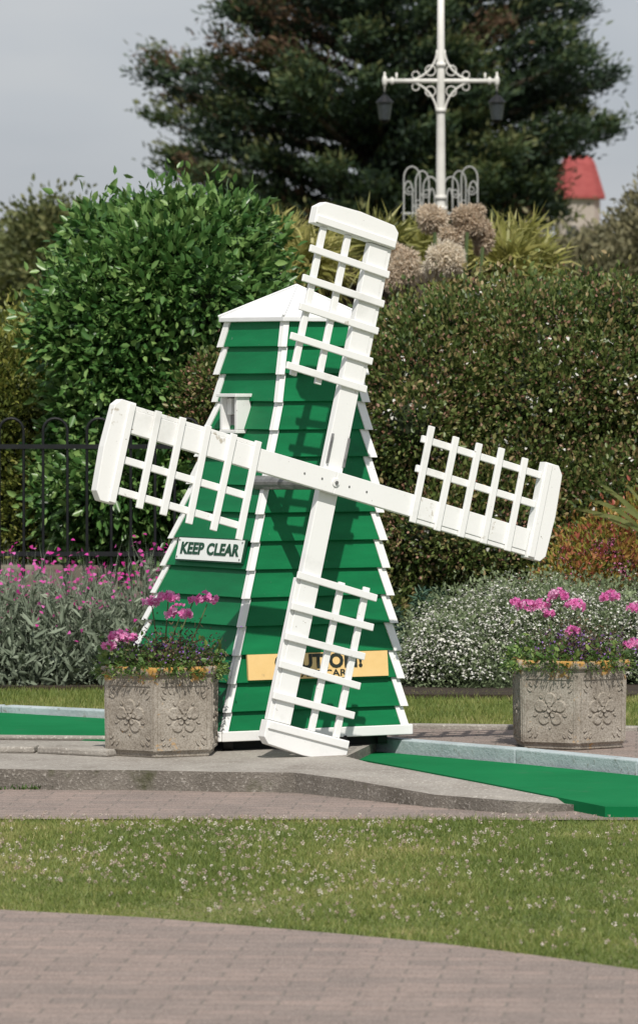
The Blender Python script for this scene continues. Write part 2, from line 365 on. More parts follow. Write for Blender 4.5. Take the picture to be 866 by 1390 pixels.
# ---------------------------------------------------------------- windmill
mill=empty('windmill')
def V3(px,d,z): return Vector((X(px,d),d-20,z))
def quad(a,b,c,z):
    A=V3(*a,z);B=V3(*b,z);C=V3(*c,z); D=B+C-A; D.z=z; return [A,B,D,C]
KN=[(-.012,quad((303,20.35),(546,20.78),(158,21.1),-.012)),
    (1.405,quad((379,20.65),(489,20.85),(300,20.99),1.405)),
    (1.762,quad((387,20.70),(482,20.87),(311,21.0),1.762))]
def poly(z):
    for (za,qa),(zb,qb) in zip(KN,KN[1:]):
        if z<=zb+1e-6:
            t=(z-za)/(zb-za); r=[a.lerp(b,t) for a,b in zip(qa,qb)]
            for p in r: p.z=z
            return r
    return [p.copy() for p in KN[-1][1]]
def offset(q,o):
    r=[];n=len(q)
    for i in range(n):
        a,b,c=q[i-1],q[i],q[(i+1)%n]
        e1=(b-a).normalized();e2=(c-b).normalized()
        n1=Vector((e1.y,-e1.x,0));n2=Vector((e2.y,-e2.x,0))
        bis=(n1+n2); k=o/ (1+n1.dot(n2)); r.append(b+bis*k)
    return r
body=MB(); trim=MB()
NC=15; zs=[-.012+i*(1.762+.012)/NC for i in range(NC+1)]
for i in range(NC):
    z0,z1=zs[i],zs[i+1]+.004
    jit=random.uniform(-.003,.003)
    bo=offset(poly(z0),.022+jit); to=offset(poly(min(z1,1.762)),.003); bi=offset(poly(z0),.002); 
    for q in (bo,bi):
        for p in q: p.z=z0+random.uniform(-.0025,.0025)
    vs=bo+to+bi
    fs=[(k,(k+1)%4,4+(k+1)%4,4+k) for k in range(4)]+[(k,8+k,8+(k+1)%4,(k+1)%4) for k in range(4)]
    body.add(vs,fs,GREEN)
    b2=offset(poly(z0),.030+jit); t2=offset(poly(min(z1,1.762)),.011)
    for p in b2: p.z=z0-.004
    w0=.038
    for k in range(4):
        for s in (1,-1):
            nb=b2[(k+s)%4]; nt_=t2[(k+s)%4]
            a=b2[k]; b=t2[k]; ua=(nb-a).normalized(); ub=(nt_-b).normalized()
            w=w0 if k!=0 else .027
            fa=[a,a+ua*w,b+ub*w,b]
            e=(ua); nn=Vector((e.y,-e.x,0))*(1 if s==1 else -1)
            ins=[p-nn*.012 for p in fa]
            f=[(0,1,2,3),(1,5,6,2),(0,4,5,1)]
            if s==-1: f=[t[::-1] for t in f]
            trim.add(fa+ins,f,WHITE)
sk=MB(); qa=offset(poly(-.012),.026)
for (a,b) in ((0,1),(3,0),(1,2),(2,3)):
    A,B=qa[a],qa[b]; u=(B-A).normalized(); n_=Vector((u.y,-u.x,0))
    sk.box(Vector((A.x,A.y,0)),(u,-n_,Vector((0,0,1))),(0,-.012,-.018),((B-A).length,.004,.024),WHITE)
sk.build('skirt_board',mill,bevel=.003)
body.build('weatherboards',mill,bevel=.002); trim.build('corner_trim',mill,bevel=.0015)
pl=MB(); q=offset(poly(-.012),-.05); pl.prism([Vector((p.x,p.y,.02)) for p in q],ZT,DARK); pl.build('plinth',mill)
ft=MB()
for k in (0,1,3):
    p=offset(poly(-.012),-.06)[k]; 
    ft.tube([(p.x-.02,p.y-.03,-.03),(p.x+.02,p.y-.03,-.03)],.03,DARK,14)
p=poly(-.012)[0].lerp(poly(-.012)[1],.66); ft.box(Vector((p.x,p.y,0)),(Vector((1,0,0)),Vector((0,1,0)),Vector((0,0,1))),(-.02,-.04,ZT),(.02,.0,-.012),DARK)
ft.build('castors',mill)
rf=MB(); e=offset(poly(1.762),.030); 
for p in e: p.z=1.768
e0=[p.copy() for p in e]
for p in e0: p.z=1.748
cen=sum(e,Vector())/4; ap=Vector((cen.x+.02,cen.y,1.905))
rf.add(e+e0+[ap],[(0,1,8),(1,2,8),(2,3,8),(3,0,8),(4,5,1,0),(5,6,2,1),(6,7,3,2),(7,4,0,3),(7,6,5,4)],ROOFW)
rf.build('roof',mill,bevel=.003)
rr=MB()
for k in range(4): rr.tube([e[k]+Vector((0,0,.004)),ap+Vector((0,0,.002))],.006,ROOFW,6)
rr.build('roof_ridges',mill)
def face(z,px_t,k0,k1,out=.0):
    q=poly(z); A,B=q[k0],q[k1]; p=A.lerp(B,px_t)
    q2=poly(z+.05); p2=q2[k0].lerp(q2[k1],px_t)
    u=(B-A).normalized(); v=(p2-p); v=(v-u*v.dot(u)).normalized(); n_=u.cross(v)
    return p+n_*out,u,v,n_
def tmesh(body_,size,mat,frame,name,off=.0,sp=1.0):
    cu=bpy.data.curves.new(name,'FONT'); cu.body=body_; cu.size=size; cu.align_x='CENTER'; cu.align_y='CENTER'; cu.offset=off; cu.extrude=.0008; cu.resolution_u=3; cu.space_character=sp
    ob=bpy.data.objects.new(name,cu); COL.objects.link(ob); bpy.context.view_layer.update()
    me=bpy.data.meshes.new_from_object(ob.evaluated_get(bpy.context.evaluated_depsgraph_get()))
    bpy.data.objects.remove(ob); o,u,v,n_=frame
    M=Matrix(((u.x,v.x,n_.x,o.x),(u.y,v.y,n_.y,o.y),(u.z,v.z,n_.z,o.z),(0,0,0,1)))
    me.transform(M); me.materials.clear(); me.materials.append(mat)
    o2=bpy.data.objects.new(name,me); COL.objects.link(o2); o2.parent=mill; return o2
fr=face(.765,.535,3,0,.032); o_,u,v,n_=fr
hw=.262;hh=.053
sg=MB(); sg.box(o_,(u,v,n_),(-hw,-hh,-.012),(hw,hh,0),TXTG); sg.box(o_,(u,v,n_),(-hw+.006,-hh+.006,0),(hw-.006,hh-.006,.003),SIGNW)
for sx in (-1,1):
    for sy in (-1,1): sg.tube([o_+u*sx*(hw-.016)+v*sy*(hh-.016)+n_*.003,o_+u*sx*(hw-.016)+v*sy*(hh-.016)+n_*.0055],.004,METAL,8)
sg.build('keep_clear_sign',mill)
tmesh('KEEP CLEAR',.069,TXTG,(o_+n_*.0045,u*1.17,v*1.0,n_),'keep_clear_text',.0028,1.05)
fr=face(.285,.5,0,1,.031); o_,u,v,n_=fr
q=poly(.285); wid=(q[1]-q[0]).length/2-.045
yb=MB(); yb.box(o_,(u,v,n_),(-wid,-.054,-.012),(wid,.054,0),YEL); yb.build('caution_band',mill)
tmesh('CAUTION!',.082,TXTB,(o_+n_*.0015+v*.015+u*.002,u*1.05,v,n_),'caution_text',.0034,1.05)
tmesh('TAKE CARE',.040,TXTB,(o_+n_*.0015-v*.035+u*.02,u*1.3,v,n_),'take_care_text',.0006,1.05)
fr=face(1.36,.42,3,0,.0); o_,u,v,n_=fr; v=Vector((0,0,1)); n_=u.cross(v)
vt=MB(); a=(u,v,n_)
vt.box(o_,a,(-.062,-.075,0),(-.045,.065,.075),WHITE); vt.box(o_,a,(.045,-.075,0),(.062,.065,.075),WHITE)
vt.box(o_,a,(-.062,-.090,0),(.062,-.0755,.078),WHITE); vt.box(o_,a,(-.072,.0655,0),(.072,.080,.088),WHITE)
vt.box(o_,a,(-.0448,-.075,.0),(.0448,.065,.03),METAL); vt.box(o_,a,(-.0448,-.01,.031),(-.012,.06,.05),WHITE)
vt.build('vent_window',mill,bevel=.002)
RY=math.radians(34); U=Vector((math.cos(RY),math.sin(RY),0)); VV=Vector((0,0,1)); NN=Vector((math.sin(RY),-math.cos(RY),0))
tl=math.radians(1.0); VV=(VV*math.cos(tl)-NN*math.sin(tl)).normalized(); NN=U.cross(VV)
hub=Vector((X(449,20.15),.15,Z(655,20.15)))
rot=MB(); OM=math.radians(14.6)
for k in range(4):
    th=OM+k*math.pi/2
    s=U*math.sin(th)+VV*math.cos(th); p=-U*math.cos(th)+VV*math.sin(th); a=(s,p,NN)
    horiz=(k%2==1); n0,n1=(.004,.036) if horiz else (-.036,.0)
    rot.box(hub,a,(.0005,-.047,n0),(1.020,.047,n1),WHITE)
    rot.box(hub,a,(.42,-.066,n0+.004),(1.020,-.0475,n1-.003),WHITE)
    for i in range(5):
        r=.415+i*.125+random.uniform(-.004,.004); tw=random.uniform(-.012,.012)
        s3=(s*math.cos(tw)+p*math.sin(tw)); p3_=(-s*math.sin(tw)+p*math.cos(tw))
        rot.box(hub+s*r,(s3,p3_,NN),(-.015,-.073+random.uniform(-.003,.003),n1+.0005),(.015,.338+random.uniform(-.008,.010),n1+.014),WHITE)
    for pp in (.158,.285):
        rot.box(hub,a,(.385+random.uniform(-.006,.006),pp-.015,n1-.016),(1.021,pp+.015,n1-.0005),WHITE)
    c=[(1.023,-.075),(1.095,-.075),(1.120,-.048),(1.130,.13),(1.122,.31),(1.095,.345),(1.023,.345)]
    vs=[hub+s*x_+p*y_+NN*(n0-.002) for x_,y_ in c]+[hub+s*x_+p*y_+NN*(n1+.010) for x_,y_ in c]
    m=len(c); rot.add(vs,[tuple(range(m)),tuple(range(2*m-1,m-1,-1))]+[(i,m+i,m+(i+1)%m,(i+1)%m) for i in range(m)],WHITE)
    rot.box(hub,a,(1.027,-.068,n1+.0105),(1.058,.34,n1+.018),WHITE)
rt=rot.build('sails',mill,bevel=.0025)
sh=MB(); sh.tube([hub-NN*.56,hub-NN*.03],.03,METAL,16); sh.tube([hub+NN*.036,hub+NN*.041],.018,WHITE,16); sh.tube([hub+NN*.041,hub+NN*.048],.008,METAL,6)
s=U*math.sin(OM)+VV*math.cos(OM); p=-U*math.cos(OM)+VV*math.sin(OM)
sh.box(hub,(s,p,NN),(.075,-.046,.001),(.20,-.038,.012),METAL); sh.box(hub,(s,p,NN),(.075,.038,.001),(.20,.046,.012),METAL)
for k in (1,3):
    th=OM+k*math.pi/2; s2=U*math.sin(th)+VV*math.cos(th)
    for r in (.07,.16): sh.tube([hub+s2*r+NN*.0361,hub+s2*r+NN*.0385],.005,METAL,8)
sh.build('hub_shaft',mill,bevel=.002)
# ---------------------------------------------------------------- planters
GERL=m_leaf('geranium_leaf',[(0,(.04,.07,.02)),(.6,(.10,.19,.045)),(1,(.24,.31,.08))],.5,.25,1.1)
PINK=m_leaf('pink_petal',[(0,(.70,.12,.42)),(.5,(.84,.26,.58)),(1,(.90,.55,.76))],.6,.45)
LOB=m_leaf('lobelia',[(0,(.10,.02,.08)),(.6,(.14,.06,.26)),(1,(.36,.20,.58))],.6,.2)
DKL=m_leaf('dark_red_leaf',[(0,(.035,.035,.02)),(.5,(.10,.075,.04)),(1,(.20,.13,.07))],.6,.2)
def planter(cx,d,zb,sc,rotdeg,heads,seed):
    cy=d-20
    pe=empty('stone_planter',(cx,cy,zb))
    m=MB(); R0=.262*sc; 
    def ring(r,z): return [Vector((r*math.sin(math.radians(60*i+rotdeg)),-r*math.cos(math.radians(60*i+rotdeg)),z)) for i in range(6)]
    prof=[(.92,0),(.93,.02),(.965,.024),(.985,.31),(.99,.334),(1.045,.342),(1.055,.364),(1.04,.374),(.93,.374),(.91,.33),(0.01,.33)]
    rs=[ring(R0*a,b*sc) for a,b in prof]; vs=[p for r in rs for p in r]
    fs=[(j*6+i,j*6+(i+1)%6,(j+1)*6+(i+1)%6,(j+1)*6+i) for j in range(len(prof)-1) for i in range(6)]
    fs.append(tuple(range(5,-1,-1))); m.add(vs,fs,STONE); m.build('bowl',pe,bevel=.005)
    rl=MB()
    for i in range(6):
        a0,a1=rs[3][i],rs[3][(i+1)%6]; b0,b1=rs[2][i],rs[2][(i+1)%6]
        c=(a0+a1+b0+b1)/4; u=(a1-a0).normalized(); v=((a0+a1)/2-(b0+b1)/2).normalized(); n_=u.cross(v)
        w=(a1-a0).length/2*.93; hgt=.142*sc
        for (x0,x1,y0,y1) in ((-w+.004,w-.004,hgt-.014,hgt-.004),(-w+.004,w-.004,-hgt+.004,-hgt+.014),(-w+.004,-w+.014,-hgt+.0145,hgt-.0145),(w-.014,w-.004,-hgt+.0145,hgt-.0145)):
            rl.box(c,(u,v,n_),(x0,y0,-.006),(x1,y1,.004),STONE)
        def petal(ang,r,a,b,h):
            cc=c+u*math.cos(ang)*r+v*math.sin(ang)*r; pu=u*math.cos(ang)+v*math.sin(ang); pv=-u*math.sin(ang)+v*math.cos(ang)
            K=12; vs=[cc+n_*h*.75]+[cc+pu*a*.72*math.cos(2*math.pi*t/K)+pv*b*.74*math.sin(2*math.pi*t/K)+n_*h for t in range(K)]+[cc+pu*a*math.cos(2*math.pi*t/K)+pv*b*math.sin(2*math.pi*t/K)-n_*.003 for t in range(K)]
            f=[(0,1+t,1+(t+1)%K) for t in range(K)]+[(1+t,1+K+t,1+K+(t+1)%K,1+(t+1)%K) for t in range(K)]
            rl.add(vs,f,STONE)
        for q in range(5): petal(math.pi/2+q*2*math.pi/5,.047*sc,.031*sc,.030*sc,.006)
        for q in range(5): petal(math.pi/2+math.pi/5+q*2*math.pi/5,.070*sc,.013*sc,.008*sc,.005)
        for q in range(5): petal(math.pi/2+q*2*math.pi/5,.024*sc,.015*sc,.014*sc,.010)
        petal(0,0,.014*sc,.014*sc,.015)
        for sx in(-1,1):
            for sy in(-1,1):
                base=math.atan2(sy*.108,sx*.088); rr=math.hypot(.088,.108)*sc
                for dd,rad in ((0,rr*1.0),(.15,rr*.90),(-.15,rr*.90)): petal(base+dd,rad,.015*sc,.007*sc,.005)
    rl.build('rose_relief',pe,smooth=False)
    so=MB(); r=ring(R0*.915,.345*sc); so.add(r,[tuple(range(6))],SOIL); so.build('soil',pe)
    g=empty('geranium_plant',(cx,cy,zb+.345*sc))
    st=MB(); L=[]
    r_=np.random.default_rng(seed)
    for (hx,hz,hr,hy) in heads:
        hr*=1.15
        c=Vector((hx,hy,hz)); b=Vector((hx*.45+random.uniform(-.03,.03),hy*.4,0.0))
        st.tube([b,b.lerp(c,.5)+Vector((random.uniform(-.02,.02),0,.01)),c-Vector((0,0,hr*.4))],[.004,.0035,.0025],STEM,6)
        nf=int(26*(hr/.035)**1.4); u=rdir(nf); u[:,2]=np.abs(u[:,2])*.9-.25; u=nrm(u)
        Cc=np.array(c)+u*np.array([hr,hr,hr*.72])*r_.uniform(.65,1.15,(nf,1))
        pc=np.repeat(Cc,5,0); un=np.repeat(u,5,0); ph=np.tile(np.arange(5)*2*math.pi/5,nf)+np.repeat(r_.uniform(0,6,nf),5)
        s1=nrm(np.cross(un,[0.1,.2,1.])); s2=np.cross(un,s1); pd=s1*np.cos(ph)[:,None]+s2*np.sin(ph)[:,None]+un*.35
        L.append((pc,pd,.0165*r_.uniform(.7,1.2,len(pc)),.0145,np.repeat(r_.uniform(.1,1,nf),5),PINK,'leaf'))
    st.build('stems',g)
    n=1700; a=r_.uniform(0,2*math.pi,n); rr=R0*1.0*np.sqrt(r_.uniform(0,1,n)); P=np.stack([rr*np.cos(a),rr*np.sin(a),np.abs(r_.normal(0,.05,n))-.005],1)
    D=nrm(P*np.array([2.5,2.5,1])+r_.normal(size=(n,3))*.45+np.array([0,0,.25]))
    L.append((P,D,r_.uniform(.012,.034,n),r_.uniform(.008,.028,n),r_.normal(.5,.22,n),GERL,'leaf'))
    n=2400; P=np.stack([r_.normal(.04,.10,n),r_.normal(-.06,.09,n),np.abs(r_.normal(.05,.06,n))],1)
    k=np.hypot(P[:,0],P[:,1])<R0*1.05; P=P[k]; n=len(P)
    L.append((P,r_.normal(size=(n,3))+np.array([0,0,.6]),r_.uniform(.008,.024,n),r_.uniform(.003,.008,n),r_.uniform(0,1,n),DKL,'leaf'))
    # trailing lobelia over the rim
    n=700; a=r_.uniform(math.pi*1.0,math.pi*2.0,n); P=np.stack([np.cos(a)*R0*r_.uniform(.9,1.10,n),np.sin(a)*R0*r_.uniform(.86,1.05,n),r_.uniform(-.03,.05,n)*r_.uniform(.2,1,n)],1)
    L.append((P,np.stack([np.cos(a),np.sin(a),r_.normal(-.1,.6,n)],1),r_.uniform(.008,.022,n),.006,r_.uniform(0,1,n),GERL,'leaf'))
    n=460; P=np.stack([r_.normal(.05,.09,n),r_.normal(-.08,.06,n),np.abs(r_.normal(.06,.045,n))],1)
    L.append((P,r_.normal(size=(n,3))+np.array([0,-1,.6]),.006,.012,r_.uniform(0,1,n),LOB,'disc'))
    leaves('foliage',L,g)
def hd(px,py,cx,d,zb,r,hy=0):
    dd=d+hy; return (X(px,dd)-cx, Z(py,dd)-zb, r, hy)
cx=X(219,20.22); zb=ZT; b=zb+.345
H=[hd(a_,b_,cx,20.22,b,r_,h_) for a_,b_,r_,h_ in ((228,812,.036,0),(243,834,.042,-.05),(281,815,.036,.03),(206,818,.026,.06),(162,866,.034,-.1),(147,878,.022,-.12),(178,868,.024,0),(262,815,.014,.08))]
planter(cx,20.22,zb,1.0,-4,H,3)
cx2=X(773,20.66); 
H=[hd(a_,b_,cx2,20.66,b,r_,h_) for a_,b_,r_,h_ in ((760,810,.036,0),(782,824,.034,-.05),(716,824,.036,.0),(736,822,.026,.06),(828,812,.032,.05),(862,826,.026,.02),(858,876,.030,-.05),(700,818,.014,.1),(778,858,.022,-.1),(745,834,.018,.0))]
planter(cx2,20.66,zb,1.0,6,H,5)
# ---------------------------------------------------------------- fence
fe=MB(); d=25.6; yy=d-20; s=d/F
xx=X(-520,d); top=Z(585,d); hoopw=33*s/2
zr1=Z(606,d); zr2=Z(752,d)
while xx<X(330,d):
    pts_=[(xx-hoopw,yy,ZT)]+[(xx-hoopw*math.cos(t*math.pi/10),yy,top+hoopw*1.05*math.sin(t*math.pi/10)) for t in range(11)]+[(xx+hoopw,yy,ZT)]
    fe.tube(pts_,.0078,BLACK,8); xx+=59.5*s
for z in (zr1,zr2): fe.box(Vector((0,yy,z)),(Vector((1,0,0)),Vector((0,1,0)),Vector((0,0,1))),(X(-540,d),-.012,-.012),(X(340,d),.0135,.012),BLACK)
for px in (-340,-160,  320):
    fe.box(Vector((X(px,d),yy,0)),(Vector((1,0,0)),Vector((0,1,0)),Vector((0,0,1))),(-.02,-.02,ZT),(.02,.02,top+.03),BLACK)
fe.build('bow_top_fence')
wl=MB(); wl.box(Vector((0,5.9,0)),(Vector((1,0,0)),Vector((0,1,0)),Vector((0,0,1))),(-6,0,ZT),(-.45,.25,Z(768,25.9)),WALLM); wl.build('low_stone_wall',bevel=.02)
# ---------------------------------------------------------------- shrubs
VIB=m_leaf('viburnum_leaf',[(0,(.014,.045,.012)),(.35,(.038,.105,.024)),(.65,(.085,.18,.045)),(1,(.19,.30,.09))],.36,.22,1.15)
VE=[E(228,395,26.6,108,104,.7),E(165,470,26.5,66,130,.6),E(315,425,26.7,60,85,.6),E(140,345,26.8,40,50,.4),E(285,330,26.6,48,40,.4),E(205,630,26.5,120,180,.6),E(345,600,26.8,80,180,.6)]
VL=lumpy(VE,30,.17)
sb=empty('viburnum_shrub'); leaves('leaves',[foliage(VL,2100,.068,30,.064,.030,VIB,up=.02,tspread=.2),foliage(VL,170,.045,14,.06,.027,VIB,up=.7,tspread=.1,front=.2,tmean=.75)],sb); core(VL,COREM,'inner_shade_core',sb,.80)  # second leaf group is paler, highlights put into the leaf tone
OLV=m_leaf('privet_leaf',[(0,(.03,.045,.010)),(.4,(.07,.095,.018)),(.7,(.14,.16,.03)),(1,(.25,.24,.06))],.5,.3,1.4)
OE=[E(10,600,27.3,85,150,.7),E(-120,580,27.3,110,170,.7),E(60,700,27,90,110,.5),E(35,490,28.5,60,55,.6)]
sb=empty('privet_shrub'); OL=lumpy(OE,20,.16); leaves('leaves',[foliage(OL,1400,.075,36,.036,.018,OLV,up=.3)],sb); core(OL,COREM,'inner_shade_core',sb,.80)
ESC=m_leaf('escallonia_leaf',[(0,(.02,.04,.010)),(.35,(.055,.09,.020)),(.6,(.105,.15,.038)),(.8,(.17,.19,.06)),(1,(.28,.21,.10))],.45,.25,1.2)
RST=m_leaf('rust_tips',[(0,(.19,.09,.05)),(.5,(.32,.16,.11)),(1,(.48,.31,.23))],.7,.3,1.1)
WFL=m_leaf('white_petal',[(0,(.66,.64,.56)),(1,(.84,.84,.80))],.7,.25)
EE=[E(700,550,26.6,160,165,.9),E(560,560,26.4,75,105,.8),E(605,520,26.6,85,105,.8),E(790,535,26.8,105,135,.9),E(930,600,26.8,120,165,.9),E(860,560,26.8,90,140,.8),E(640,700,26.3,170,140,.8),E(850,720,26.3,150,130,.8),E(520,690,26.5,90,150,.7)]
EL=lumpy(EE,80,.19)
sb=empty('escallonia_hedge')
g1=foliage(EL,3700,.068,34,.032,.018,ESC,up=.35,tspread=.22)
g2=foliage(EL,1700,.055,13,.020,.013,RST,up=.5)
g3=foliage(EL,420,.035,6,.012,.024,WFL,up=.3,shape='disc')
g4=foliage(EL,420,.045,12,.040,.015,ESC,up=1.3,tspread=.1,tmean=.68)  # paler upright leaves, look of lit hedge tops put into the tone
leaves('leaves',[g1,g2,g3,g4],sb); core(EL,COREM,'inner_shade_core',sb,.78)
ME=[E(290,520,25.9,34,40,.2),E(275,570,25.95,28,55,.2)]
sb=empty('rust_shrub'); leaves('leaves',[foliage(ME,110,.05,26,.03,.014,ESC,up=.4),foliage(ME,70,.05,14,.02,.012,RST,up=.4)],sb)
LYS=m_leaf('lychnis_leaf',[(0,(.08,.105,.065)),(.5,(.18,.22,.155)),(1,(.32,.37,.28))],.8,.2,1.1)
MAG=m_leaf('magenta_petal',[(0,(.46,.015,.20)),(.6,(.66,.04,.36)),(1,(.76,.18,.54))],.6,.35)
sb=empty('lychnis_plants'); n=850
x=rng.uniform(-2.7,-.62,n); y=rng.uniform(4.55,5.5,n)
hh_=rng.uniform(.38,.70,n)*(.92+.08*fbm(x,y,5,21)); tops=np.stack([x+rng.normal(0,.05,n),y+rng.normal(0,.04,n),ZT+hh_],1)
gs=[]
B=np.stack([x,y,np.full(n,ZT)],1); D=tops-B
for _ in range(2): gs.append((B+rng.normal(size=(n,3))*np.array([.006,.006,0]),D,np.linalg.norm(D,axis=1),.007,rng.uniform(.3,.9,n),LYS,'tri'))
for fr_ in (.25,.4,.55,.68,.8):
    for _ in range(3):
        P=B+D*(fr_+rng.uniform(-.06,.06,n))[:,None]; dd=rng.normal(size=(n,3))*np.array([1,1,.4])+np.array([0,0,.9])
        gs.append((P,dd,rng.uniform(.05,.10,n)*(1.2-fr_*.7),.013,rng.uniform(.1,.9,n),LYS,'leaf'))
for j in range(4):
    off=rng.normal(size=(n,3))*np.array([.045,.045,.06]); dd=tops+off-(B+D*.75)
    gs.append((B+D*.75,dd,np.linalg.norm(dd,axis=1),.005,rng.uniform(.3,.8,n),LYS,'tri'))
    k=rng.uniform(size=n)<.26; gs.append(((tops+off)[k],np.array([[0,-.6,.8]])+rng.normal(size=(k.sum(),3))*.5,.006,.026,rng.uniform(0,1,k.sum()),MAG,'disc'))
n=9000; x=rng.uniform(-2.7,-.55,n); y=rng.uniform(4.4,5.5,n)
gs.append((np.stack([x,y,ZT+np.abs(rng.normal(0,.12,n))],1),rng.normal(size=(n,3))*np.array([.8,.8,.4])+np.array([0,0,.8]),rng.uniform(.05,.11,n),.020,rng.uniform(0,.75,n),LYS,'leaf'))
leaves('stems_and_flowers',gs,sb)
WL=m_leaf('olearia_leaf',[(0,(.06,.085,.04)),(.5,(.15,.20,.10)),(1,(.28,.34,.19))],.6,.25,1.1)
WE=[E(700,880,24.9,118,92,.55),E(600,905,24.7,58,78,.4),E(800,880,25,110,85,.55),E(900,890,25,90,80,.55),E(650,940,24.5,80,60,.3)]
sb=empty('white_flower_shrub'); WLp=lumpy(WE,14,.12)
g1=foliage(WLp,1100,.045,40,.022,.010,WL,up=.4,zmin=ZT)
g2=foliage(WLp,2200,.026,12,.006,.015,WFL,up=.8,zmin=ZT+.06,shape='disc',spread=.4)
g3=foliage(WLp,1000,.022,11,.006,.013,WFL,up=1,zmin=ZT+.2,shape='disc',spread=.4)
leaves('leaves_and_flowers',[g1,g2,g3],sb); core(WLp,COREM,'inner_shade_core',sb,.80)
SPL=m_leaf('spirea_leaf',[(0,(.10,.16,.03)),(.4,(.27,.28,.05)),(.7,(.42,.25,.07)),(1,(.38,.10,.07))],.5,.3,1.1)
SPP=m_leaf('spirea_flower',[(0,(.50,.06,.24)),(1,(.70,.26,.46))],.7,.3)
SE=[E(830,770,25.5,75,60,.4),E(870,740,25.6,60,55,.4),E(780,790,25.4,45,45,.3)]
sb=empty('spirea_bush'); leaves('leaves',[foliage(SE,330,.05,34,.035,.014,SPL,up=.6,tspread=.28),foliage(SE,170,.022,34,.008,.011,SPP,up=1,shape='disc')],sb); core(SE,COREM,'inner_shade_core',sb,.75)
EUL=m_leaf('euphorbia_leaf',[(0,(.015,.04,.03)),(.6,(.045,.10,.065)),(1,(.12,.19,.10))],.5,.15,1.2)
sb=empty('euphorbia_plant'); gs=[]; st=MB()
for i in range(16):
    bx=X(random.uniform(530,600),24.9); b0=Vector((X(565,24.9),4.95,ZT)); tp_=Vector((bx,4.7+random.uniform(0,.3),Z(random.uniform(800,870),24.9)))
    st.tube([b0,tp_],.006,STEM,5); n=120; t=rng.uniform(.55,1.02,n)[:,None]; P=np.array(b0)*(1-t)+np.array(tp_)*t
    dd=rng.normal(size=(n,3))*np.array([1,1,.5])+np.array([0,0,.1]); gs.append((P,dd,rng.uniform(.04,.075,n),.010,rng.uniform(0,1,n),EUL,'leaf'))
leaves('leaves',gs,sb); st.build('stems',sb)
GE=[E(540,900,25.6,90,60,.4),E(470,850,25.8,120,90,.4),E(700,800,25.8,160,60,.3)]
sb=empty('ground_cover_plants'); leaves('leaves',[foliage(GE,420,.06,36,.03,.016,ESC,up=.4)],sb); core(GE,COREM,'inner_shade_core',sb,.85)
sb=empty('phormium_plant'); m=MB(); PHm=m_noise('phormium_strap',[(.3,(.18,.23,.07)),(.7,(.40,.42,.17))],6,.45,0)
for i,(tx,ty) in enumerate(((770,690),(790,678),(800,650),(815,664),(840,652),(862,640),(880,620),(830,690),(905,600),(940,640),(800,700))):
    b0=W(905,760,25.2); t1=W(tx,ty,25.1+random.uniform(-.15,.15)); md=b0.lerp(t1,.5)+Vector((0,0,.12+.05*random.random()))
    pts_=[];K=10
    for j in range(K+1):
        t=j/K; pts_.append(b0*(1-t)**2+md*2*t*(1-t)+t1*t*t)
    vs=[];
    for j,pq in enumerate(pts_):
        w=.014*math.sin(math.pi*min(1,.25+.75*(1-j/K)))*(1-(j/K)**4)+.001; vs+= [pq+Vector((0,-.004,w)),pq+Vector((0,.006,-w))]
    m.add(vs,[(2*j,2*j+2,2*j+3,2*j+1) for j in range(K)],PHm)
m.build('strap_leaves',sb)
# ---------------------------------------------------------------- pampas and cordyline
PAM=m_leaf('pampas_plume',[(0,(.46,.34,.24)),(.5,(.68,.57,.44)),(1,(.84,.77,.64))],.9,.45)
COR=m_leaf('cordyline_leaf',[(0,(.12,.13,.03)),(.5,(.30,.30,.08)),(1,(.50,.46,.17))],.5,.35)
def plume(px,py,rx,ry,dd,n,t0):
    c0=W(px,py,dd); gsx=[]; lob=[(0,0,1)]+[(random.uniform(-.7,.7),random.uniform(-.7,.7),random.uniform(.4,.65)) for _ in range(5)]
    P_=[];D_=[]
    for lx,lz,ls in lob:
        m_=int(n*ls*.55); c=np.array(c0)+np.array([lx*rx*dd/F,random.uniform(-.05,.05),lz*ry*dd/F]); u=rdir(m_); r=rng.uniform(.2,1,(m_,1))**.5
        P_.append(c+u*r*np.array([rx,rx,ry])*dd/F*ls*.82); D_.append(u*.5+rng.normal(size=(m_,3))*.6+np.array([.1,0,-.35]))
    P_=np.concatenate(P_);D_=np.concatenate(D_)
    return (P_,D_,.04,.009,rng.normal(t0,.16,len(P_)),PAM,'leaf')
sb=empty('pampas_grass'); d=32
gs=[plume(602,350,27,26,d-.6,4200,.95),plume(588,298,24,22,d+.6,2600,.6),plume(634,298,20,24,d+.4,2600,.45),plume(552,360,20,28,d,2800,.6),plume(612,325,20,20,d+.4,1600,.6),plume(655,322,16,24,d+.5,1700,.4),plume(538,372,14,20,d,1400,.6)]
st=MB()
for px,py in ((602,365),(590,315),(634,315),(552,375),(655,335),(538,388)): st.tube([W(600+(px-600)*.4,760,d),W(px,py,d)],.012,STEM,5)
leaves('plumes',gs,sb); st.build('stalks',sb)
def tuft(px,py,dd,n,L,t0,upb=.35):
    c=np.array(W(px,py,dd)); D=rdir(n)+np.array([0,0,upb]); return (c+rng.normal(size=(n,3))*.04,D,L*rng.uniform(.7,1.15,n),.024,rng.normal(t0,.22,n),COR,'blade')
sb=empty('cordyline'); gs=[]
st=MB()
for px,py,t0 in ((640,355,.6),(690,350,.55),(600,395,.5),(570,345,.4),(520,370,.5),(420,350,.7),(390,335,.7),(440,365,.6),(665,340,.5),(725,360,.45),(475,350,.6),(370,330,.6),(700,330,.5),(520,330,.3),(500,360,.5)):
    gs.append(tuft(px,py+8,33+random.uniform(0,1.5),280,.34,t0)); st.tube([W(px,900,33.5),W(px,py+10,33.5)],[.09,.05],BARK,8)
leaves('leaves',gs,sb); st.build('trunks',sb)
